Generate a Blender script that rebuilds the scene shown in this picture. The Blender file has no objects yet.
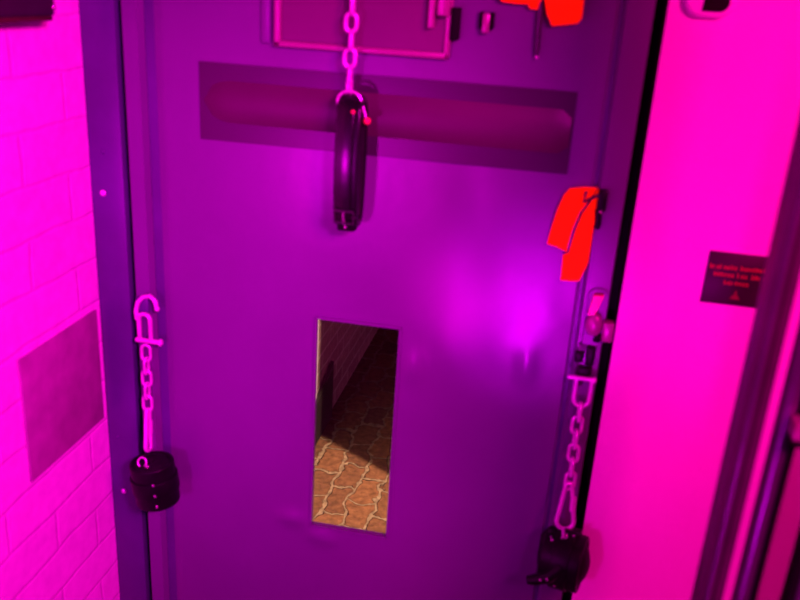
import bpy, bmesh, math, random
from mathutils import Vector, Matrix
random.seed(4)
S = bpy.context.scene
COL = S.collection
PI = math.pi

# ------------------------------------------------------------------ camera (solved from the vanishing points)
F, P_, R_, Y_ = 840.0, math.radians(20.5), math.radians(3.7), math.radians(-9.5)
CP = Vector((0, -1.4127, 1.62))
fw = Vector((math.sin(Y_)*math.cos(P_), math.cos(Y_)*math.cos(P_), -math.sin(P_)))
rt0 = Vector((math.cos(Y_), -math.sin(Y_), 0)); up0 = rt0.cross(fw)
RT = math.cos(R_)*rt0 + math.sin(R_)*up0
UP = -math.sin(R_)*rt0 + math.cos(R_)*up0
def at(px, py, Y=0.0):                     # point of the photo on the upright plane y = Y
    d = RT*((px-400)/F) + UP*((300-py)/F) + fw
    return CP + d*((Y-CP.y)/d.y)

def onx(px, py, X): 
    d = RT*((px-400)/F) + UP*((300-py)/F) + fw; return CP+d*((X-CP.x)/d.x)

cam = bpy.data.cameras.new('camera'); co = bpy.data.objects.new('camera', cam); COL.objects.link(co)
m = Matrix((RT, UP, -fw)).transposed().to_4x4(); m.translation = CP
co.matrix_world = m
cam.sensor_width = 36; cam.lens = F/800*36; cam.clip_start = 0.02
cam.dof.use_dof = True; cam.dof.focus_distance = 2.6; cam.dof.aperture_fstop = 3.0
S.camera = co
S.view_settings.view_transform = 'Standard'; S.view_settings.look = 'None'

# ------------------------------------------------------------------ materials
def mat(name, col, rough=.5, metal=0, spec=.5, emit=None, es=0, noise=None, bump=None, coat=0):
    """noise=(scale, amount) mottles the colour; bump=(scale, strength, distance)."""
    mm = bpy.data.materials.new(name); mm.use_nodes = True
    nt = mm.node_tree; b = nt.nodes['Principled BSDF']
    b.inputs['Base Color'].default_value = (*col, 1); b.inputs['Roughness'].default_value = rough
    b.inputs['Metallic'].default_value = metal; b.inputs['Specular IOR Level'].default_value = spec
    b.inputs['Coat Weight'].default_value = coat
    if emit: b.inputs['Emission Color'].default_value = (*emit, 1); b.inputs['Emission Strength'].default_value = es
    tc = nt.nodes.new('ShaderNodeTexCoord')
    if noise:
        n = nt.nodes.new('ShaderNodeTexNoise'); n.inputs['Scale'].default_value = noise[0]; n.inputs['Detail'].default_value = 5
        r = nt.nodes.new('ShaderNodeValToRGB'); a = noise[1]
        r.color_ramp.elements[0].position = .3; r.color_ramp.elements[1].position = .7
        r.color_ramp.elements[0].color = (*[c*(1-a) for c in col], 1); r.color_ramp.elements[1].color = (*[min(1, c*(1+a)) for c in col], 1)
        nt.links.new(tc.outputs['Object'], n.inputs['Vector']); nt.links.new(n.outputs['Fac'], r.inputs['Fac'])
        nt.links.new(r.outputs['Color'], b.inputs['Base Color'])
    if bump:
        n = nt.nodes.new('ShaderNodeTexNoise'); n.inputs['Scale'].default_value = bump[0]; n.inputs['Detail'].default_value = bump[3] if len(bump) > 3 else 2
        u = nt.nodes.new('ShaderNodeBump'); u.inputs['Strength'].default_value = bump[1]; u.inputs['Distance'].default_value = bump[2]
        nt.links.new(tc.outputs['Object'], n.inputs['Vector']); nt.links.new(n.outputs['Fac'], u.inputs['Height'])
        nt.links.new(u.outputs['Normal'], b.inputs['Normal'])
    return mm

def brick_mat(name, c1, c2, mortar, bw, rh, ms, axes, off=(0, 0), rough=.6, bstr=.5, bdist=.004, wob=.01, smooth=.6, warp=14, mot=.55):
    mm = bpy.data.materials.new(name); mm.use_nodes = True
    nt = mm.node_tree; b = nt.nodes['Principled BSDF']; L = nt.links.new
    b.inputs['Roughness'].default_value = rough; b.inputs['Specular IOR Level'].default_value = .3
    tc = nt.nodes.new('ShaderNodeTexCoord'); sp = nt.nodes.new('ShaderNodeSeparateXYZ'); cb = nt.nodes.new('ShaderNodeCombineXYZ')
    L(tc.outputs['Object'], sp.inputs[0])
    for i, ax in enumerate(axes):
        ad = nt.nodes.new('ShaderNodeMath'); ad.operation = 'ADD'; ad.inputs[1].default_value = off[i]
        L(sp.outputs[ax], ad.inputs[0]); L(ad.outputs[0], cb.inputs[i])
    nz = nt.nodes.new('ShaderNodeTexNoise'); nz.inputs['Scale'].default_value = warp; nz.inputs['Detail'].default_value = 3
    L(tc.outputs['Object'], nz.inputs['Vector'])
    vs = nt.nodes.new('ShaderNodeVectorMath'); vs.operation = 'SUBTRACT'; vs.inputs[1].default_value = (.5, .5, .5)
    vm = nt.nodes.new('ShaderNodeVectorMath'); vm.operation = 'SCALE'; vm.inputs['Scale'].default_value = wob
    va = nt.nodes.new('ShaderNodeVectorMath'); va.operation = 'ADD'
    L(nz.outputs['Color'], vs.inputs[0]); L(vs.outputs[0], vm.inputs[0]); L(vm.outputs[0], va.inputs[0]); L(cb.outputs[0], va.inputs[1])
    br = nt.nodes.new('ShaderNodeTexBrick')
    br.inputs['Scale'].default_value = 1; br.inputs['Brick Width'].default_value = bw; br.inputs['Row Height'].default_value = rh
    br.inputs['Mortar Size'].default_value = ms; br.inputs['Mortar Smooth'].default_value = smooth
    for k, c in (('Color1', c1), ('Color2', c2), ('Mortar', mortar)): br.inputs[k].default_value = (*c, 1)
    L(va.outputs[0], br.inputs['Vector'])
    n2 = nt.nodes.new('ShaderNodeTexNoise'); n2.inputs['Scale'].default_value = 45; n2.inputs['Detail'].default_value = 6
    L(tc.outputs['Object'], n2.inputs['Vector'])
    mx = nt.nodes.new('ShaderNodeMix'); mx.data_type = 'RGBA'; mx.blend_type = 'OVERLAY'; mx.inputs[0].default_value = mot
    L(br.outputs['Color'], mx.inputs[6]); L(n2.outputs['Fac'], mx.inputs[7]); L(mx.outputs[2], b.inputs['Base Color'])
    iv = nt.nodes.new('ShaderNodeMath'); iv.operation = 'MULTIPLY_ADD'; iv.inputs[1].default_value = -1.0
    sc_ = nt.nodes.new('ShaderNodeMath'); sc_.operation = 'MULTIPLY'; sc_.inputs[1].default_value = .45
    L(n2.outputs['Fac'], sc_.inputs[0]); L(br.outputs['Fac'], iv.inputs[0]); L(sc_.outputs[0], iv.inputs[2])
    u = nt.nodes.new('ShaderNodeBump'); u.inputs['Strength'].default_value = bstr; u.inputs['Distance'].default_value = bdist
    L(iv.outputs[0], u.inputs['Height']); L(u.outputs['Normal'], b.inputs['Normal'])
    return mm

M = {
 'door':   mat('door_paint', (.122, .122, .185), .31, 0, .5, noise=(1.7, .16), bump=(26, .10, .004, 2)),
 'jamb':   mat('jamb_paint', (.062, .07, .145), .38, 0, .5, noise=(6, .2), bump=(9, .08, .01)),
 'black':  mat('black_rubber', (.003, .003, .004), .7, 0, .1, noise=(20, .2)),
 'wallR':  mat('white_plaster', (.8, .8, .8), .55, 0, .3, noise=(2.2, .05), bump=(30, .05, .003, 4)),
 'floor':  mat('floor_paint', (.12, .12, .13), .45, 0, .4, noise=(4, .25)),
 'slot':   mat('slot_paint', (.034, .026, .042), .33, 0, .5, noise=(4, .15)),
 'slotrefl':    mat('slot_reflection', (.058, .03, .042), .45, 0, .5, noise=(4, .15)),
 'hatch':  mat('hatch_paint', (.10, .062, .085), .42, 0, .5, noise=(3, .2)),
 'trim':   mat('hatch_trim_steel', (.30, .2, .22), .3, .2, .5, noise=(12, .15)),
 'steel':  mat('zinc_steel', (.78, .74, .8), .28, .35, .6, noise=(30, .15)),
 'dsteel': mat('dark_steel', (.08, .07, .09), .3, .6, .5, noise=(25, .2)),
 'leather':mat('black_leather', (.004, .0035, .005), .42, 0, .16, noise=(40, .3), bump=(90, .15, .002, 4)),
 'sheen': mat('glossy_leather', (.006, .005, .007), .24, 0, .5, noise=(40, .3), bump=(60, .1, .002, 4)),
 'lining': mat('padded_lining', (.004, .004, .005), .6, 0, .2, noise=(60, .3)),
 'rivet':  mat('nickel_rivet', (.7, .66, .7), .2, .8, .5, noise=(50, .1)),
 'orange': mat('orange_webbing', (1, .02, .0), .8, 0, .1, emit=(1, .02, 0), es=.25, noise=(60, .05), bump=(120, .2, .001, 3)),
 'red':    mat('red_enamel', (.75, .02, .10), .25, 0, .5, emit=(1, .02, .02), es=.03, noise=(50, .1)),
 'box':    mat('box_plastic', (.018, .012, .014), .4, 0, .5, noise=(20, .2)),
 'plate':  mat('grey_tile', (.30, .27, .27), .6, 0, .3, noise=(22, .16), bump=(40, .15, .003, 4)),
 'white':  mat('white_plastic', (.85, .85, .9), .25, 0, .5, noise=(10, .03)),
 'dark':   mat('smoked_window', (.006, .005, .004), .15, 0, .5, noise=(10, .1)),
 'sign':   mat('sign_board', (.025, .015, .02), .4, 0, .4, noise=(9, .4)),
 'ink':    mat('sign_ink', (.50, .02, .05), .5, 0, .3, noise=(40, .15)),
 'slotink': mat('sign_ink_dim', (.16, .02, .03), .5, 0, .3, noise=(40, .15)),
 'boxrim': mat('box_rim_plastic', (.05, .012, .012), .5, 0, .2, noise=(20, .2)),
 'gate':   mat('gate_steel', (.07, .042, .065), .35, .3, .5, noise=(14, .2)),
 'tube':   mat('gate_tube_steel', (.12, .10, .16), .28, .6, .6, noise=(14, .15)),
 'panel':  mat('dark_matte', (.012, .008, .009), .7, 0, .2, noise=(20, .3)),
}
M['brickL'] = brick_mat('painted_brick', (.80, .78, .80), (.74, .72, .75), (.72, .70, .72), .27, .088, .005, (1, 2), (.343, -.042), .5, .38, .005, .018, 1.0, 9)
M['brickO'] = brick_mat('old_brick', (.24, .15, .16), (.19, .11, .12), (.30, .24, .25), .21, .065, .007, (1, 2), (0, 0), .8, .5, .006, .01, .5)
M['cobble'] = brick_mat('cobblestone', (.22, .10, .05), (.13, .06, .035), (.26, .19, .13), .15, .084, .0075, (1, 0), (.05, .012), .7, 1.0, .014, .10, .45, 11, .95)

# clear pane: lets light through, mirrors a little
pm = bpy.data.materials.new('clear_pane'); pm.use_nodes = True; nt = pm.node_tree; nt.nodes.clear()
o_ = nt.nodes.new('ShaderNodeOutputMaterial'); mxs = nt.nodes.new('ShaderNodeMixShader'); tr = nt.nodes.new('ShaderNodeBsdfTransparent'); gl = nt.nodes.new('ShaderNodeBsdfGlossy')
gl.inputs['Roughness'].default_value = .03; mxs.inputs[0].default_value = .04
nt.links.new(tr.outputs[0], mxs.inputs[1]); nt.links.new(gl.outputs[0], mxs.inputs[2]); nt.links.new(mxs.outputs[0], o_.inputs[0])
M['pane'] = pm
pm2 = pm.copy(); pm2.name = 'tinted_pane'
for n in pm2.node_tree.nodes:
    if n.type == 'BSDF_TRANSPARENT': n.inputs[0].default_value = (.72, .6, .66, 1)
M['tint'] = pm2

# ------------------------------------------------------------------ mesh helpers
def box(bm, x0, x1, y0, y1, z0, z1, bev=0, seg=2):
    t = bmesh.new(); bmesh.ops.create_cube(t, size=1)
    for v in t.verts: v.co = Vector(((x0+x1)/2+v.co.x*(x1-x0), (y0+y1)/2+v.co.y*(y1-y0), (z0+z1)/2+v.co.z*(z1-z0)))
    if bev: bmesh.ops.bevel(t, geom=t.edges[:], offset=bev, segments=seg, profile=.5, affect='EDGES')
    merge(bm, t)
def merge(bm, t):
    me = bpy.data.meshes.new('tmp'); t.to_mesh(me); t.free(); bm.from_mesh(me); bpy.data.meshes.remove(me)
def frame_at(d):
    d = d.normalized(); a = Vector((0, 0, 1)) if abs(d.z) < .9 else Vector((1, 0, 0))
    u = d.cross(a).normalized(); return u, d.cross(u).normalized()
def tube(bm, pts, r, n=10, closed=False):
    pts = [Vector(p) for p in pts]; N = len(pts); rs = r if isinstance(r, (list, tuple)) else [r]*N
    rings = []; pu = None
    for i, p in enumerate(pts):
        a = pts[(i-1) % N] if closed or i else p; b = pts[(i+1) % N] if closed or i < N-1 else p
        d = (b-a).normalized()
        if pu is None: u, v = frame_at(d)
        else:
            u = (pu - d*pu.dot(d)).normalized(); v = d.cross(u)
        pu = u
        rings.append([bm.verts.new(p+(u*math.cos(2*PI*k/n)+v*math.sin(2*PI*k/n))*rs[i]) for k in range(n)])
    for i in range(N if closed else N-1):
        A, B = rings[i], rings[(i+1) % N]
        # best alignment for the closing ring
        s = 0
        if closed and i == N-1: s = min(range(n), key=lambda q: (A[0].co-B[q].co).length)
        for k in range(n): bm.faces.new((A[k], A[(k+1) % n], B[(k+1+s) % n], B[(k+s) % n]))
    if not closed:
        bm.faces.new(rings[0][::-1]); bm.faces.new(rings[-1])
def cyl(bm, a, b, r, n=20): tube(bm, [a, b], r, n)
def ball(bm, c, r, sx=1, sy=1, sz=1, seg=14):
    t = bmesh.new(); bmesh.ops.create_uvsphere(t, u_segments=seg, v_segments=seg//2+2, radius=r)
    for v in t.verts: v.co = Vector(c)+Vector((v.co.x*sx, v.co.y*sy, v.co.z*sz))
    merge(bm, t)
def prism(bm, poly, h, Mx=None):           # polygon in local XY pulled up along local Z by h
    Mx = Mx or Matrix()
    a = [bm.verts.new(Mx @ Vector((x, y, 0))) for x, y in poly]; b = [bm.verts.new(Mx @ Vector((x, y, h))) for x, y in poly]
    n = len(poly); bm.faces.new(a[::-1]); bm.faces.new(b)
    for i in range(n): bm.faces.new((a[i], a[(i+1) % n], b[(i+1) % n], b[i]))
XZ = Matrix(((1, 0, 0, 0), (0, 0, -1, 0), (0, 1, 0, 0), (0, 0, 0, 1)))    # local x,y -> world x,z ; pulled toward the viewer (-y)
def xz(y): t = XZ.copy(); t.translation = (0, y, 0); return t
def rrect(x0, x1, z0, z1, r, n=6):
    out = []
    for cx, cz, a0 in ((x1-r, z1-r, 0), (x0+r, z1-r, 90), (x0+r, z0+r, 180), (x1-r, z0+r, 270)):
        for k in range(n+1):
            a = math.radians(a0+90*k/n); out.append((cx+r*math.cos(a), cz+r*math.sin(a)))
    return out

def obj(name, bm, m, parent=None, loc=(0, 0, 0), smooth=True, bevel=0, local=False, sub=0):
    """one mesh object; vertices are in world space unless local=True."""
    bmesh.ops.recalc_face_normals(bm, faces=bm.faces[:])
    if not local:
        o0 = Vector(loc) if parent is None else origin(parent)
        for v in bm.verts: v.co -= o0
    me = bpy.data.meshes.new(name); bm.to_mesh(me); bm.free()
    me.materials.append(M[m])
    o = bpy.data.objects.new(name, me); COL.objects.link(o)
    if parent: o.parent = parent
    else: o.location = loc
    if smooth:
        for p in me.polygons: p.use_smooth = True
        me.set_sharp_from_angle(angle=math.radians(38))
    if bevel:
        b = o.modifiers.new('bevel', 'BEVEL'); b.width = bevel; b.segments = 2; b.limit_method = 'ANGLE'; b.angle_limit = math.radians(40)
    if sub:
        s = o.modifiers.new('sub', 'SUBSURF'); s.levels = s.render_levels = sub
    return o
def origin(o):
    v = Vector(o.location)
    return v + origin(o.parent) if o.parent else v
def empty(name, label, cat, loc, group=None):
    o = bpy.data.objects.new(name, None); COL.objects.link(o); o.location = loc; o.empty_display_size = .03
    tag(o, label, cat, group); return o
def tag(o, label, cat, group=None):
    o['label'] = label; o['category'] = cat
    if group: o['group'] = group
    return o
def struct(o): o['kind'] = 'structure'; return o
B = bmesh.new

# ================================================================== THE SETTING
b = B(); box(b, -1.0, 2.2, -3.2, .055, -.06, 0); struct(obj('floor', b, 'floor'))
b = B(); box(b, -.97, -.831, -3.2, .05, 0, 2.5); struct(obj('wall_left', b, 'brickL'))
b = B()
box(b, .1475, 2.2, -.016, .05, 0, 2.5); box(b, -.831, .1475, -.016, .05, 2.12, 2.5)
struct(obj('wall_back', b, 'wallR'))

# jambs either side of the door
b = B(); box(b, -.831, -.765, -.006, .05, 0, 2.12, .002); jl = struct(obj('trim_1', b, 'jamb'))
for px, py, r in ((103, 152, .0042), (103, 193, .0062), (117, 437, .0042), (124, 491, .0062)):
    p = at(px, py, -.006); b = B(); ball(b, p, r, 1, .6, 1)
    obj('bolt', b, 'steel' if r > .005 else 'jamb', jl)
b = B(); box(b, -.765, -.705, .018, .05, 0, 2.12); struct(obj('trim_2', b, 'black'))
b = B(); box(b, .1475-.003, .1475, -.0155, .05, 0, 2.12); box(b, .09, .1475, .013, .05, 0, 2.12); struct(obj('trim_3', b, 'black'))

# ---- the steel door leaf: rim, groove, flat face, see-through cut-out low down
WX0, WX1, WZ0, WZ1 = -.3915, -.2330, .568, 1.0285
prof = [(-.752, -.004), (-.750, -.008), (-.722, -.008), (-.713, .0105), (-.708, .0105), (-.688, 0), (WX0, 0), (WX1, 0), (.072, 0), (.081, .008), (.088, -.006), (.128, -.006), (.130, -.003)]
def fine(p0, p1, n): return [p0+(p1-p0)*k/n for k in range(1, n)]
face = [(-.688, 0)]+[(x, 0) for x in fine(-.688, WX0, 26)]+[(WX0, 0)]+[(x, 0) for x in fine(WX0, WX1, 14)]+[(WX1, 0)]+[(x, 0) for x in fine(WX1, .072, 28)]+[(.072, 0)]
prof = prof[:5]+face+prof[9:]
zs = [.012, .15]+fine(.15, WZ0, 34)+[WZ0]+fine(WZ0, WZ1, 40)+[WZ1]+fine(WZ1, 1.66, 56)+[1.66, 2.11]
# dents and waves in the sheet: (x, z, radius along x, radius along z, depth toward the room, turn)
DENT = [(at(294, 518).x, at(294, 518).z, .020, .012, .0095, 0), (at(322, 537).x, at(322, 537).z, .020, .011, .009, -8),
        (at(414, 368).x, at(414, 368).z, .012, .022, .0085, 0), (at(440, 345).x, at(440, 345).z, .03, .04, .0016, 30),
        (at(470, 215).x, at(470, 215).z, .025, .11, -.0022, 8), (at(526, 366).x, at(526, 366).z, .009, .022, .005, 0),
        (at(505, 345).x, at(505, 345).z, .035, .03, .0016, 40), (at(570, 330).x, at(570, 330).z, .03, .022, .0016, -30)]
def sheet(x, z):
    y = .0022*math.sin(x*9+z*4+.6)*math.sin(z*7.5-x*3)
    for cx, cz, rx, rz, dp, tn in DENT:
        c_, s_ = math.cos(math.radians(tn)), math.sin(math.radians(tn)); u_ = ((x-cx)*c_+(z-cz)*s_)/rx; v_ = (-(x-cx)*s_+(z-cz)*c_)/rz
        y -= dp*math.exp(-.5*(u_*u_+v_*v_))
    return y
b = B(); V = [[b.verts.new((x, y if y or x in (-.688, .072) else sheet(x, z)*min(1, (x+.688)/.05, (.072-x)/.05), z)) for x, y in prof] for z in zs]; fs = []
for j in range(len(zs)-1):
    for i in range(len(prof)-1):
        if WZ0 <= zs[j] < WZ1 and WX0 <= prof[i][0] < WX1: continue
        fs.append(b.faces.new((V[j][i], V[j][i+1], V[j+1][i+1], V[j+1][i])))
used = [v for v in b.verts if not v.link_faces]; bmesh.ops.delete(b, geom=used, context='VERTS')
ex = bmesh.ops.extrude_face_region(b, geom=fs)
for g in ex['geom']:
    if isinstance(g, bmesh.types.BMVert): g.co.y = .013
door = struct(obj('door_1', b, 'door'))
# darker strips laid in the leaf's grooves, standing in for their shade
for x0_, x1_ in ((-.7145, -.697), (.0755, .083)):
    b = B(); box(b, x0_, x1_, .0045, .011, .02, 2.1); obj('groove_shade', b, 'jamb', door)
# bead round the cut-out, and its pane
b = B(); t_ = .0035
box(b, WX0-t_, WX1+t_, -.003, .002, WZ1-.001, WZ1+t_); box(b, WX0-t_, WX1+t_, -.003, .002, WZ0-t_, WZ0+.001)
box(b, WX0-t_, WX0+.001, -.003, .002, WZ0, WZ1); box(b, WX1-.001, WX1+t_, -.003, .002, WZ0, WZ1)
obj('window_frame', b, 'door', door)
b = B(); box(b, WX0, WX1, .006, .009, WZ0, WZ1); obj('window_pane', b, 'pane', door)

# dark slot across the door; its reflection built in as a lighter pillow
SX0, SX1, SZ0, SZ1 = -.614, .031, 1.343, 1.477
b = B(); prism(b, [(SX0, SZ0), (SX1, SZ0), (SX1, SZ1), (SX0, SZ1)], .0025, xz(0)); sl = obj('slot_plate', b, 'slot', door)
b = B(); n = 20; zc, hh = 1.412, .036; xs0, xs1 = SX0+.008, SX1-.004
rows = []
for k in range(n+1):                       # shallow pillow, rounded at its ends
    rowp = []
    for i in range(41):
        x = xs0+(xs1-xs0)*i/40
        e = min(1, math.sqrt(max(0, 1-(1-min(1, min(x-xs0, (xs1-x)*4+.012)/.05))**2)))
        s = -1+2*k/n
        rowp.append(b.verts.new((x, -.0026-.006*(1-s*s)*e, zc+hh*s*max(e, .02))))
    rows.append(rowp)
for k in range(n):
    for i in range(40): b.faces.new((rows[k][i], rows[k][i+1], rows[k+1][i+1], rows[k+1][i]))
obj('slot_reflection', b, 'slotrefl', sl)

# hatch above the slot
HX0, HX1, HZ0, HZ1 = -.476, -.180, 1.512, 1.78
b = B()
for (a0, a1, c0, c1) in ((HX0, HX1, HZ0, HZ0+.010), (HX0, HX1, HZ1-.010, HZ1), (HX0, HX0+.012, HZ0, HZ1), (HX1-.010, HX1, HZ0, HZ1)):
    box(b, a0, a1, -.014, 0, c0, c1, .003)
hf = obj('hatch_frame', b, 'trim', door)
b = B(); box(b, HX0+.012, HX1-.010, -.008, 0, HZ0+.010, HZ1-.01); hp = obj('hatch_panel', b, 'hatch', door)
b = B(); box(b, HX0-.026, HX0-.008, -.004, 0, 1.515, 1.78, .003); obj('hatch_hinge', b, 'door', door)
# hatch latch: two upright bars and a dark catch
b = B(); p = at(431, 28, -.02); box(b, p.x-.005, p.x+.005, -.026, -.008, p.z, 1.74, .002); la = obj('latch', b, 'trim', door)
b = B(); p = at(443, 16, -.02); box(b, p.x-.009, p.x+.011, -.030, -.006, p.z, 1.74, .003); obj('latch_bar', b, 'trim', la)
b = B(); p = at(454, 40, -.01); box(b, p.x-.007, p.x+.008, -.018, 0, p.z, p.z+.05, .002); obj('latch_catch', b, 'black', la)
# small staple beside the latch
b = B(); p = at(487, 16, -.01); q = at(485, 33, -.01)
box(b, p.x-.006, p.x+.005, -.016, 0, q.z, p.z+.004, .002); st = obj('staple', b, 'trim', door)
for s in (-1, 1):
    b = B(); box(b, p.x+s*.0085-.0035, p.x+s*.0085+.0035, -.010, 0, q.z+.006, p.z+.006, .001); obj('staple_leg', b, 'black', st)

# lock on the door's edge with keeper across the gap
b = B(); p = at(598, 318, -.012); prism(b, rrect(p.x-.022, p.x+.014, p.z-.060, p.z+.054, .016), .005, xz(-.006)); lk = obj('lock_plate', b, 'door', door, bevel=.002)
b = B(); q = at(595, 304, -.02); prism(b, [(q.x-.009, q.z-.022), (q.x+.003, q.z-.018), (q.x+.013, q.z+.017), (q.x-.004, q.z+.015)], .012, xz(-.010)); obj('lock_lever', b, 'red', lk)
b = B(); q = at(594, 325, -.02); ball(b, (q.x, -.018, q.z), .017, .9, .6, 1.25); obj('lock_knob', b, 'trim', lk)
b = B(); q = at(597, 338, -.015); box(b, q.x-.006, q.x+.007, -.019, -.008, q.z-.008, q.z+.007, .002); obj('lock_catch', b, 'black', lk)
b = B(); q = at(608, 331, -.015); box(b, q.x-.010, q.x+.009, -.024, -.004, q.z-.019, q.z+.018, .004); obj('lock_bolt', b, 'trim', lk)
# dark hasp that carries the chain below the lock
b = B(); p = at(584, 362, -.008); box(b, p.x-.014, p.x+.016, -.012, 0, p.z-.034, p.z+.036, .003); hs = obj('hasp', b, 'dsteel', door)
for dx, dz, w, h in ((-.010, .012, .008, .010), (.009, .016, .008, .018), (.002, -.016, .012, .010)):
    b = B(); box(b, p.x+dx-w, p.x+dx+w, -.020, -.008, p.z+dz-h, p.z+dz+h, .003); obj('hasp_loop', b, 'leather', hs)

# ================================================================== THINGS ON THE LEFT WALL
X = -.831
b = B(); box(b, X, X+.005, -.272, -.024, .760, .997, .0015)
tag(obj('wall_plate', b, 'plate', loc=(X, -.15, .76)), 'dull square plate set flat on the brick wall', 'plate')
t = empty('wall_box', 'black box fixed high on the brick wall', 'box', (X, -.25, 1.535))
be = onx(57, 17, X+.045)
b = B(); box(b, X, X+.045, -.52, be.y, be.z, 1.75, .008, 3); obj('casing', b, 'box', t)
b = B(); box(b, X, X+.043, -.52, be.y-.006, be.z-.006, be.z+.002, .003); obj('lower_rim', b, 'boxrim', t)
b = B(); ball(b, onx(54, 7, X+.0455), .004, .5); obj('indicator_light', b, 'rivet', t)

# ================================================================== RIGHT WALL: SENSOR, SIGN
yw = -.016
p0 = at(682, 19, yw); p1 = at(733, 19, yw); zb = 1.602
t = empty('wall_sensor', 'white capsule-shaped sensor with dark window on pink wall', 'sensor', (p0.x, yw, zb))
b = B(); prism(b, rrect(p0.x-.002, p1.x, zb, zb+.054, .0265, 10), .016, xz(yw)); obj('casing', b, 'white', t, bevel=.006)
b = B(); q0 = at(702, 8, yw-.016); q1 = at(728, 8, yw-.016)
zb -= .005
pl = [(q0.x, zb+.014), (q1.x-.012, zb+.014)]+[(q1.x-.012+.014*math.cos(a), zb+.028+.014*math.sin(a)) for a in [math.radians(-75+15*k) for k in range(11)]]+[(q1.x-.012, zb+.042), (q0.x+.002, zb+.042)]
prism(b, pl, .0015, xz(yw-.0161)); obj('sensor_window', b, 'dark', t)

s0 = at(709, 250, yw); s1 = at(701, 301, yw); sx0, sx1, sz1, sz0 = (s0.x+s1.x)/2, (s0.x+s1.x)/2+.112, s0.z, s1.z
t = empty('wall_sign', 'small dark sign with three lines of red writing on pink wall', 'sign', (sx0, yw, sz0))
b = B(); box(b, sx0, sx1, yw-.004, yw, sz0, sz1, .001); obj('sign_board', b, 'sign', t)
# the lettering cannot be read in the photograph: strokes of the same size, spacing and line lengths
W = sx1-sx0
def letters(bm, x0, x1, zc, n, h):
    cw = (x1-x0)/n
    for i in range(n):
        x = x0+i*cw; w = cw*.72; y = yw-.0046; tall = (i == 0 or random.random() < .25); H = h*(1.35 if tall else 1)
        s = cw*.26
        kind = random.randrange(4)
        box(bm, x, x+s, y, yw-.0038, zc-h/2, zc-h/2+H)
        if kind != 3: box(bm, x, x+w, y, yw-.0038, zc-h/2+(h-s if kind != 2 else 0), zc-h/2+(h if kind != 2 else s))
        if kind in (0, 2): box(bm, x+w-s, x+w, y, yw-.0038, zc-h/2, zc+h/2)
        if kind == 1: box(bm, x, x+w, y, yw-.0038, zc-h/2, zc-h/2+s); box(bm, x, x+w*.9, y, yw-.0038, zc-s/2, zc+s/2)
u = W/640.0                                # writing measured on a 640-wide view of the board
for zf, words in ((.285, ((20, 275, 8), (300, 600, 9))), (.43, ((70, 260, 6), (285, 380, 3), (410, 570, 5))), (.575, ((175, 405, 7),))):
    b = B()
    for a0, a1, n in words: letters(b, sx0+a0*u, sx0+a1*u, sz1-(sz1-sz0)*zf, n, .0056)
    obj('lettering', b, 'ink', t, smooth=False)
b = B(); cx, cz = sx0+300*u, sz0+.018
prism(b, [(cx-.008, cz-.007), (cx+.008, cz-.007), (cx+.006, cz-.003), (cx+.0025, cz+.001), (cx+.001, cz+.008), (cx-.001, cz+.008), (cx-.0025, cz+.001), (cx-.006, cz-.003)], .0008, xz(yw-.0039)); obj('pictogram', b, 'slotink', t)

# ================================================================== GATE AT THE RIGHT
gy = -.5
t = empty('metal_gate', 'dark metal framed gate with tube bars standing before the pink wall', 'gate', (.27, gy, 0))
g0 = at(697, 600, gy).x
def gx(px): return at(px, 600, gy).x
# frame post: flat lip, bright arris and recessed face
b = B(); prism(b, [(g0, gy), (g0+.005, gy-.006), (g0+.009, gy-.008), (g0+.0115, gy-.002), (gx(722), gy-.001), (gx(722), gy+.03), (g0, gy+.03)], 2.1); po = obj('post', b, 'gate', t)
b = B(); cyl(b, (g0+.0092, gy-.0075, 0), (g0+.0092, gy-.0075, 2.1), .0024, 12); obj('bead', b, 'tube', po)
b = B(); box(b, gx(712), gx(713.2), gy-.003, gy, 0, 2.1, .0003); obj('rib', b, 'black', po)
b = B(); cyl(b, ((gx(733)+gx(749))/2, gy+.004, 0), ((gx(733)+gx(749))/2, gy+.004, 2.1), (gx(749)-gx(731))/2, 24); obj('bar', b, 'tube', t)
b = B(); box(b, gx(749), gx(755), gy-.006, gy+.02, 0, 2.1, .001); obj('edge_seal', b, 'black', t)
x2 = gx(800); 
b = B(); cyl(b, (x2+.003, gy+.004, 0), (x2+.003, gy+.004, 2.1), .012, 24); obj('bar', b, 'tube', t)
b = B(); box(b, x2-.016, x2-.008, gy-.004, gy+.02, 0, 2.1, .001); obj('edge_seal', b, 'black', t)
b = B(); box(b, gx(753), x2-.008, gy+.008, gy+.012, 0, 2.1); obj('pane', b, 'tint', t)
p = at(797, 430, gy-.02)
b = B(); box(b, p.x-.006, p.x+.075, gy-.03, gy-.004, p.z-.010, p.z+.012, .003); br = obj('bracket', b, 'trim', t)
b = B(); box(b, p.x-.004, p.x+.075, gy-.026, gy-.004, p.z-.020, p.z-.010, .002); obj('bracket_base', b, 'black', br)
for z in (0.02, 2.08):
    b = B(); box(b, g0+.002, x2+.02, gy, gy+.03, z-.02, z+.02); obj('rail', b, 'gate', t)

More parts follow.
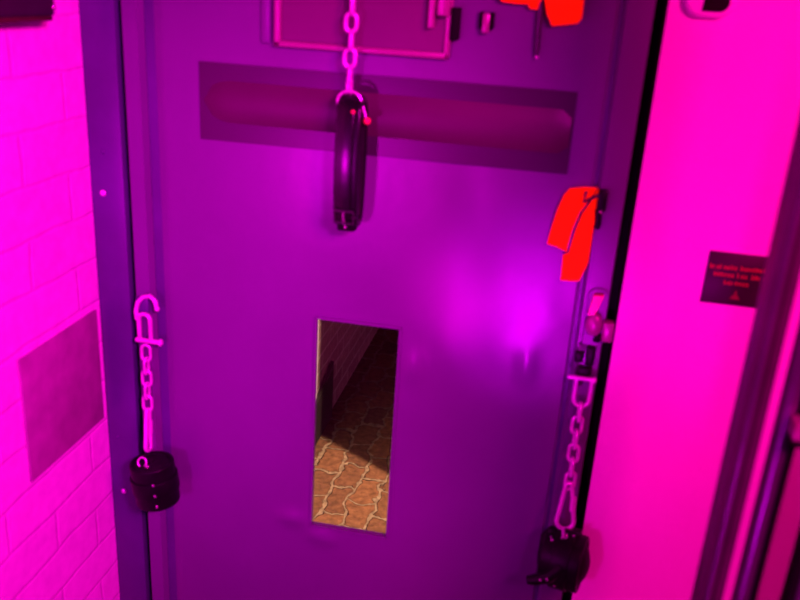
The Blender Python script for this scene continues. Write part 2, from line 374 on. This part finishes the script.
# ================================================================== CHAINS
def stadium(L, W, n=9):                    # centre line of a link in local XZ
    h = L/2-W/2; out = []
    for k in range(n): a = PI*k/(n-1); out.append((W/2*math.cos(a), 0, h+W/2*math.sin(a)))
    for k in range(n): a = PI+PI*k/(n-1); out.append((W/2*math.cos(a), 0, -h+W/2*math.sin(a)))
    return out
def link_mesh(L, W, r):
    bm = B(); tube(bm, stadium(L-2*r, W-2*r), r, 10, True)
    o = obj('link', bm, 'steel', None, local=True); me = o.data; bpy.data.objects.remove(o); return me
def put_link(me, parent, p, turn, tilt=0):
    o = bpy.data.objects.new('link', me); COL.objects.link(o); o.parent = parent
    o.location = Vector(p)-origin(parent); o.rotation_euler = (0, tilt, math.radians(turn)); return o
def snap_hook(parent, top, bot, wtop, wbot, r, turn, mt='steel'):
    """pear-shaped wire carabiner from top to bot"""
    top, bot = Vector(top), Vector(bot); c = (top+bot)/2; L = (top-bot).length; pts = []
    ca, sa = math.cos(math.radians(turn)), math.sin(math.radians(turn))
    ax = (top-bot).normalized(); sd = Vector((ca, sa, 0)); sd = (sd-ax*sd.dot(ax)).normalized()
    rt_, rb_ = wtop/2-r, wbot/2-r
    for k in range(9): a = math.radians(0+180*k/8); pts.append(c+sd*rt_*math.cos(a)+ax*(L/2-r-rt_+rt_*math.sin(a)))
    for k in range(9): a = math.radians(180+180*k/8); pts.append(c+sd*rb_*math.cos(a)+ax*(-L/2+r+rb_+rb_*math.sin(a)))
    bm = B(); tube(bm, pts, r, 10, True); h = obj('snap_hook', bm, mt, parent)
    bm = B(); q = c+sd*(rt_+rb_)/2+ax*L*.05; tube(bm, [q+ax*.014, q-ax*.014], r*1.35, 10); obj('gate_sleeve', bm, mt, h)
    return h
def shackle(parent, top, w, h, r, pin, pinoff=0, mt='steel'):
    """U bow, closed by a pin. top = crown of the bow, opening downwards when h > 0, upwards when h < 0"""
    t0 = Vector(top); s = 1 if h > 0 else -1; h = abs(h); R = w/2-r; pts = [t0+Vector((R, 0, -s*h))]
    for k in range(11): a = PI*k/10; pts.append(t0+Vector((R*math.cos(a), 0, -s*(r+R)+s*R*math.sin(a))))
    pts.append(t0+Vector((-R, 0, -s*h)))
    bm = B(); tube(bm, pts, r, 10); o = obj('shackle', bm, mt, parent)
    bm = B(); c = t0+Vector((pinoff, 0, -s*h)); cyl(bm, c-Vector((pin/2, 0, 0)), c+Vector((pin/2, 0, 0)), r*1.15, 14)
    ball(bm, c+Vector((pin/2, 0, 0)), r*1.7, .7); obj('shackle_pin', bm, mt, o)
    return o

# --- middle chain
yc = -.034
c0 = at(350, 58, yc)
t = empty('hanging_chain', 'heavy pale steel chain running down over the framed door hatch', 'chain', (c0.x, yc, c0.z+.2))
lm = link_mesh(.0355, .0245, .0036)
for k in range(-1, 8):
    z = c0.z+.0275*k; put_link(lm, t, (c0.x+.001*(k % 2), yc, z), 8 if k % 2 == 0 else 98)
b = B(); box(b, c0.x-.02, c0.x+.02, yc, 0, c0.z+.19, c0.z+.22, .004); obj('hook_plate', b, 'dsteel', t)
snap_hook(t, (c0.x, yc, c0.z-.026), (c0.x, yc, c0.z-.076), .016, .020, .0036, 85)

# --- left chain
yl = -.020
t = empty('hanging_chain', 'thin steel chain on a shackle hooked beside the left jamb', 'chain', (-.737, yl, 1.03))
p = at(146, 294, yl); q = at(137, 316, yl)
# hook plate welded on the rim and open hook
b = B(); hk = [(at(x, y, yl)) for x, y in ((137, 319), (136, 310), (138, 302), (143, 297), (150, 296), (155, 301), (157, 309))]
tube(b, hk, .0045, 10); ball(b, hk[-1], .0052); obj('hook', b, 'steel', t)
b = B(); box(b, -.748, -.722, yl+.004, -.007, 1.0, 1.03, .002); obj('hook_plate', b, 'jamb', t)
shackle(t, at(144, 312, yl), .032, .060, .0044, .050, .006)
lm = link_mesh(.040, .0235, .0030)
a, e = at(146, 353, yl), at(148, 378, yl); step = (a.z-e.z)/2
for k in range(0, 5):
    put_link(lm, t, (a.x, yl-.001*k, a.z-step*k), 5 if k % 2 == 0 else 92)
    zlast = a.z-step*k
snap_hook(t, (a.x+.001, yl-.006, zlast-.008), (a.x+.010, yl-.03, at(151, 453, yl-.03).z), .018, .024, .0042, 80)

# --- right chain
yr = -.026
t = empty('hanging_chain', 'thin steel chain hanging below the door lock', 'chain', (.106, yr, .97))
s = shackle(t, at(580, 408, yr), .034, -.058, .0035, .046, -.006)
b = B(); sp0 = at(580, 384, yr); cyl(b, (sp0.x, yr, sp0.z), (sp0.x, -.004, sp0.z+.010), .005); obj('eye_bolt', b, 'dsteel', t)
lm = link_mesh(.042, .024, .0032)
a, e = at(577, 425, yr), at(573, 452, yr); step = (a.z-e.z)/2
put_link(lm, t, (a.x+.001, yr, a.z+step*.95), 95)
for k in range(0, 5): put_link(lm, t, (a.x+.0005*k, yr-.002*k, a.z-step*k), (10, 100, -14, 95, 20)[k]); zr = a.z-step*k
hk0 = at(569.5, 481, yr-.01); hk1 = at(564, 531, yr-.024)
snap_hook(t, hk0, hk1, .020, .040, .0042, 6)

# ================================================================== LEATHER CUFFS
def sweep_band(bm, path, w, th, r=.3, nv=5):
    """closed flat loop (path in local XY) swept with a rounded band section w (along Z) x th"""
    sec = []; rr = min(th, w)*.5*r*2
    for cx, cz, a0 in ((th/2-rr/2, w/2-rr/2, 0), (-th/2+rr/2, w/2-rr/2, 90), (-th/2+rr/2, -w/2+rr/2, 180), (th/2-rr/2, -w/2+rr/2, 270)):
        for k in range(nv): a = math.radians(a0+90*k/(nv-1)); sec.append((cx+rr/2*math.cos(a), cz+rr/2*math.sin(a)))
    N = len(path); rings = []
    for i in range(N):
        p = Vector((*path[i], 0)); d = Vector((*path[(i+1) % N], 0))-Vector((*path[i-1], 0)); d.normalize(); nrm = Vector((d.y, -d.x, 0))
        rings.append([bm.verts.new(p+nrm*s0+Vector((0, 0, s1))) for s0, s1 in sec])
    m_ = len(sec)
    for i in range(N):
        A, Q = rings[i], rings[(i+1) % N]
        for k in range(m_): bm.faces.new((A[k], A[(k+1) % m_], Q[(k+1) % m_], Q[k]))
def oval(a, c, n=40): return [(a*math.cos(2*PI*k/n), a*0+c*math.sin(2*PI*k/n)) for k in range(n)]
def racetrack(a, c, n=14):                 # long along Y (half length c), half width a
    out = []
    for k in range(n+1): t_ = PI*k/n; out.append((a*math.cos(t_), (c-a)+a*math.sin(t_)))
    for j in range(1, 8): out.append((-a, (c-a)-2*(c-a)*j/8))
    for k in range(n+1): t_ = PI+PI*k/n; out.append((a*math.cos(t_), -(c-a)+a*math.sin(t_)))
    for j in range(1, 8): out.append((a, -(c-a)+2*(c-a)*j/8))
    return out
def cuff(label, loc, rot, pathf, w, group=None, buckle_t=.25, tail=True, d_ring=.5, rings=True, strapw=.42, lm_='leather'):
    t = empty('leather_cuff', label, 'cuff', loc, group); t.rotation_euler = rot
    def lo(name, bm, m, par=None, **k):
        o = obj(name, bm, m, None, local=True, **k); o.parent = par or t; return o
    b = B(); sweep_band(b, pathf(0), w, .010, .8); lo('band', b, lm_)
    b = B(); sweep_band(b, pathf(-.007), w*.94, .010, .9); lo('lining', b, 'lining')
    b = B(); sweep_band(b, pathf(.0065), w*strapw, .0035, .8); st = lo('strap', b, lm_)
    P = pathf(.0095); N = len(P)
    def fr(f):
        i = int(f*N) % N; p = Vector((*P[i], 0)); d = (Vector((*P[(i+1) % N], 0))-Vector((*P[i-1], 0))).normalized(); n = Vector((d.y, -d.x, 0)); return p, d, n
    p, d, n = fr(buckle_t)                 # rectangular buckle with prong
    hw, hl = w*strapw*.5+.006, .011
    b = B(); tube(b, [p+d*hl+Vector((0, 0, hw)), p-d*hl+Vector((0, 0, hw)), p-d*hl-Vector((0, 0, hw)), p+d*hl-Vector((0, 0, hw))], .0022, 8, True); bu = lo('buckle', b, 'dsteel', st)
    b = B(); tube(b, [p-d*hl, p+n*.002, p+d*hl], .0014, 8); lo('prong', b, 'rivet', bu)
    for k in (1.3, 2.2, 3.1):
        q, dq, nq = fr(buckle_t+k*.035); b = B(); ball(b, q, .0026, 1, 1, 1, 10); lo('rivet', b, 'rivet', st)
    if rings:
        p, d, n = fr(d_ring); b = B(); R = .013
        tube(b, [p+n*(.006+R)+n*R*math.cos(a)+Vector((0, 0, R*1.1*math.sin(a))) for a in [2*PI*k/20 for k in range(20)]], .0019, 8, True); lo('ring', b, 'steel')
        b = B(); box(b, -.008, .008, -.004, .004, -w*.25, w*.25, .002)
        Mx = Matrix((d, n, Vector((0, 0, 1)))).transposed().to_4x4(); Mx.translation = p
        bmesh.ops.transform(b, matrix=Mx, verts=b.verts[:]); lo('ring_keeper', b, 'leather')
    return t, lo, fr
R90 = math.radians

# left ankle cuff: short upright cylinder, tipped a little
pc = at(155, 481, -.062)
t, lo, fr = cuff('black boxy leather cuff hanging on the chain by the brick wall', pc, (R90(2), R90(-6), R90(8)), lambda d: oval(.039+d, .036+d), .094, 'leather cuffs on chains', buckle_t=.20, d_ring=.25, rings=False, strapw=.36)
b = B(); sweep_band(b, [(x*.5, y*.5) for x, y in oval(.038, .036)], .099, .040, .9); lo('padding', b, 'lining')
b = B(); R = .0085; v0 = Vector((-.012, -.016, .055))
tube(b, [v0+Vector((R*math.cos(a), .004*math.sin(a), R*math.sin(a))) for a in [2*PI*k/18 for k in range(18)]], .0017, 8, True); lo('ring', b, 'steel')
for z in (-.030, -.005, .020):
    b = B(); ball(b, (.014, -.0455, z), .0026, 1, .7, 1.3, 10); lo('rivet', b, 'rivet')
b = B(); ball(b, (.000, -.024, .050), .004, 1, 1, .7); lo('rivet', b, 'rivet')

# right ankle cuff: lies on its side, tail of the strap sticks out
pc = at(563.5, 559, -.060)
t, lo, fr = cuff('black rounded leather cuff turned sideways with its strap tail sticking out', pc, (R90(10), R90(84), R90(22)), lambda d: oval(.051+d, .043+d), .074, 'leather cuffs on chains', buckle_t=.45, rings=False, strapw=.45)
t.rotation_euler = Matrix.Rotation(R90(-14), 3, 'Z').__matmul__(Matrix(((0, 0, 1), (0, 1, 0), (-1, 0, 0)))).to_euler()
b = B()                                    # closed padded core seen inside the loop
ball(b, (0, 0, 0), 1, .058, .050, .049, 28); lo('padding', b, 'lining')
bpy.context.view_layer.update()
wm = t.matrix_world.inverted()
def local_pts(pp): return [wm @ v for v in pp]
b = B(); A = [at(x, y, -.10) for x, y in ((563, 566), (548, 577), (536, 579.5), (527, 580))]
for i in range(len(A)-1):
    d = (A[i+1]-A[i])
tube(b, local_pts(A), [.014, .0125, .011, .008], 10)
for v in b.verts: pass
tl = lo('strap_tail', b, 'leather')
for x, y, r in ((540.5, 580, .0026), (547, 579.5, .003), (554.5, 586, .0018)):
    b = B(); ball(b, local_pts([at(x, y, -.1125)])[0], r, 1, 1, 1, 10); lo('rivet', b, 'rivet', tl)
for x, y, r in ((552, 540, .0026), (562, 538, .0024), (567, 537, .0020), (574, 536, .0022), (551, 537, .0016)):
    b = B(); ball(b, local_pts([at(x, y, -.083)])[0], r, 1, 1, 1, 10); lo('rivet', b, 'rivet')
b = B(); A = [at(x, y, -.07) for x, y in ((563, 527), (563.5, 540))]; tube(b, local_pts(A), .003, 8); lo('ring', b, 'steel')
b = B(); A = [at(x, y, -.055) for x, y in ((553, 529), (547, 536), (545, 550), (549, 566))]; tube(b, local_pts(A), [.008, .012, .013, .010], 10); lo('strap_loop', b, 'leather')

# middle cuff: long narrow loop hanging edge-on
pc = at(350.5, 162, -.040)
rotm = Matrix(((0, 0, 1), (1, 0, 0), (0, 1, 0)))
t, lo, fr = cuff('long black leather cuff folded flat, dangling over the dark door slot', pc, rotm.to_euler(), lambda d: [(x*(1+.55*(1-(y/(.108+d))**2)), y) for x, y in racetrack(.0185+d, .106+d)], .042, 'leather cuffs on chains', buckle_t=.52, rings=False, strapw=.5, lm_='sheen')
bpy.context.view_layer.update(); wm = t.matrix_world.inverted()
b = B(); c = at(350, 101, -.052)
tube(b, local_pts([c+Vector((.020*math.cos(a), -.003, .016*math.sin(a))) for a in [2*PI*k/22 for k in range(22)]]), .0021, 8, True); lo('ring', b, 'steel')
b = B(); ball(b, local_pts([at(367, 121, -.05)])[0], .0062); lo('bead', b, 'red')['label'] = 'small red bead'
b = B(); tube(b, local_pts([at(363, 106, -.05), at(366, 118, -.05)]), .0016, 8); lo('bead_cord', b, 'steel')
b = B(); ball(b, local_pts([at(353, 112, -.078)])[0], .0034); lo('bead', b, 'red')['label'] = 'small red bead'
# tail with its end buckle at the lower end
c = at(348, 222, -.045); b = B(); box(b, c.x-.017, c.x+.016, -.058, -.034, c.z-.014, c.z+.016, .004)
bmesh.ops.transform(b, matrix=wm, verts=b.verts[:]); lo('strap_end', b, 'leather')
b = B(); c2 = at(348, 215, -.066); tube(b, local_pts([c2+Vector((-.018, 0, .004)), c2+Vector((.012, 0, .008)), c2+Vector((.014, 0, -.004)), c2+Vector((-.014, 0, -.006))]), .0018, 8, True); lo('end_buckle', b, 'dsteel')

# ================================================================== ORANGE STRAPS
def ribbon(name, poly, Y, th, parent, curve=.006):
    """flat webbing cut to an outline given on the photo, bowed slightly out of its plane"""
    b = B(); pts = [at(x, y, Y) for x, y in poly]
    vs = [b.verts.new(p) for p in pts]; f = b.faces.new(vs)
    bmesh.ops.triangulate(b, faces=[f]); bmesh.ops.subdivide_edges(b, edges=b.edges[:], cuts=3, use_grid_fill=True)
    zs_ = [v.co.z for v in b.verts]; z0, z1 = min(zs_), max(zs_)
    for v in b.verts: u_ = (v.co.z-z0)/(z1-z0); v.co.y += -curve*math.sin(PI*u_)
    ex = bmesh.ops.extrude_face_region(b, geom=b.faces[:])
    for g in ex['geom']:
        if isinstance(g, bmesh.types.BMVert): g.co.y += th
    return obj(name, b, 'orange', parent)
t = empty('orange_strap', 'bright orange webbing strap with two tails above the door lock', 'strap', at(590, 190, -.012))
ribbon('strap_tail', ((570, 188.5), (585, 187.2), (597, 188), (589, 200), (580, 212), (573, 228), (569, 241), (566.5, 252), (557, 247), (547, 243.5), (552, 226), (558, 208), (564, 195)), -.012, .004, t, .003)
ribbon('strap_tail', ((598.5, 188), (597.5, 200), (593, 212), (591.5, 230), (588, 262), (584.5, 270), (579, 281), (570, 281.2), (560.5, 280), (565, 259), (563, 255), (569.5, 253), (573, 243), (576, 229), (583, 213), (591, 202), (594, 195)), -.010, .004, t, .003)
b = B(); p = at(601, 200, -.014); box(b, p.x-.006, p.x+.010, -.022, -.006, p.z-.020, p.z+.018, .004); bk = obj('buckle', b, 'leather', t)
b = B(); tube(b, [p+Vector((-.004, -.008, .010)), p+Vector((-.028, -.010, -.004)), p+Vector((-.026, -.012, .014))], .003, 8); obj('clip', b, 'dsteel', bk)
b = B(); q = at(598, 224, -.012); tube(b, [p+Vector((-.002, 0, -.016)), q, at(596, 228, -.012)], .006, 10); obj('cord', b, 'leather', t)
b = B(); ball(b, at(601, 212, -.022), .003); obj('stud', b, 'rivet', t)

t = empty('orange_strap', 'bright orange webbing strap bunched on a hook beside the hatch latch', 'strap', at(560, 5, -.012))
tp = -22
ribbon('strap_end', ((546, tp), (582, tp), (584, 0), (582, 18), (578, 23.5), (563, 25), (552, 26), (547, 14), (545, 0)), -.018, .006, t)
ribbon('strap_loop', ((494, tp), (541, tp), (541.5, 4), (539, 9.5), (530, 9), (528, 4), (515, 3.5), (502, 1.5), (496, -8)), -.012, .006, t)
# slim steel pin beside it
a0, a1 = at(544, -30, -.013), at(536.5, 57, -.010)
t = empty('steel_pin', 'slim steel pin hanging beside the bunched orange strap', 'pin', a0)
b = B(); tube(b, [a0, a0.lerp(a1, .9), a1], [.0048, .0042, .0018], 10); obj('shaft', b, 'dsteel', t)
b = B(); tube(b, [a0+Vector((.014*math.cos(x), 0, .014+.014*math.sin(x))) for x in [2*PI*k/16 for k in range(16)]], .003, 8, True); obj('eye', b, 'dsteel', t)
b = B(); ball(b, a1, .003); obj('tip', b, 'steel', t)

# ================================================================== OUTSIDE THE DOOR
b = B(); box(b, -2.5, 2.6, .055, 7, -.06, 0); struct(obj('ground', b, 'cobble'))
b = B(); box(b, -.95, -.742, .05, 6.5, 0, 3.2); struct(obj('wall_outside', b, 'brickO'))
b = B(); box(b, -.742, -.737, .95, 1.275, 0, 1.1); struct(obj('lit_strip', b, 'wallR'))  # white slab painting in the brightly lit strip of the lane wall
# flat dark shape with a slanting head against the lane wall
bx = -.738
q = [onx(316, 392, bx), onx(331, 361, bx), onx(331.5, 408, bx), onx(318, 436, bx)]
t_ = .012; b = B()
vs = [b.verts.new(v) for v in (Vector((bx, q[0].y-.1, q[0].z-.06)), q[1], Vector((bx, q[1].y, 0)), Vector((bx, q[0].y-.1, 0)))]
f = b.faces.new(vs); ex = bmesh.ops.extrude_face_region(b, geom=[f])
for g in ex['geom']:
    if isinstance(g, bmesh.types.BMVert): g.co.x -= -t_
tag(obj('dark_shape', b, 'panel', loc=(bx, q[1].y, 0)), 'flat dark shape with slanting top against the lane wall outside', 'panel')
# unseen wall added to keep the far part of the lane dark
b = B(); box(b, 0, 1.1, 0, .12, 0, 3.2)
bmesh.ops.transform(b, matrix=Matrix.Translation((.06, .83, 0)) @ Matrix.Rotation(R90(35), 4, 'Z'), verts=b.verts[:])
struct(obj('shade_wall', b, 'brickO'))

# ================================================================== LIGHT
w = bpy.data.worlds.new('world'); S.world = w; w.use_nodes = True
bg = w.node_tree.nodes['Background']; bg.inputs[0].default_value = (1, .0, .7, 1); bg.inputs[1].default_value = .02
def area(name, loc, tgt, col, power, size, sy=None):
    l = bpy.data.lights.new(name, 'AREA'); l.color = col; l.energy = power; l.size = size
    if sy: l.shape = 'RECTANGLE'; l.size_y = sy
    o = bpy.data.objects.new(name, l); COL.objects.link(o); o.location = loc
    o.rotation_euler = (Vector(tgt)-Vector(loc)).to_track_quat('-Z', 'Y').to_euler(); return o
def spot(name, loc, tgt, col, power, ang, blend=.3, r=.02):
    l = bpy.data.lights.new(name, 'SPOT'); l.color = col; l.energy = power; l.spot_size = R90(ang); l.spot_blend = blend; l.shadow_soft_size = r
    o = bpy.data.objects.new(name, l); COL.objects.link(o); o.location = loc
    o.rotation_euler = (Vector(tgt)-Vector(loc)).to_track_quat('-Z', 'Y').to_euler(); return o
spot('violet_lamp', (.55, -1.7, 2.0), (-.85, -.2, 1.05), (1, .002, .80), 270, 60, 1.0, .12)
area('pink_lamp', (.9, -1.5, 2.1), (.45, 0, 1.1), (1, .001, .33), 56, .4)
LP = (.03, -1.9, .40)
spot('highlight_spot', LP, at(530, 303), (.85, 0, 1), 115, 12, 1.0, .06)  # unseen narrow spot added for the bright patch on the door
spot('highlight_spot', (-.22, -1.9, .34), at(452, 292), (1, 0, .72), 40, 7, 1.0, .05)  # unseen spot added for the smaller pink highlight on the door
spot('highlight_spot', (.02, -1.75, .38), (.30, -.5, 1.0), (.85, 0, .8), 28, 22, 1.0, .04)  # unseen spot added to put highlights on the gate's post and tubes
spot('side_fill', (-.77, -1.9, 1.0), (-.42, 0, .95), (1, 0, .95), 60, 52, 1.0, .06)  # unseen spot added for the middle cuff's sheen and rightward shadows
spot('lane_lamp', (.90, .325, 2.2), (-.62, 1.12, 0), (1, .62, .40), 700, 46)
spot('lane_wall_fill', (1.2, 2.3, .12), (-.74, 1.9, .45), (1, .14, .5), 22, 50)  # unseen fill added near the ground, lights the lane wall but hardly the cobbles
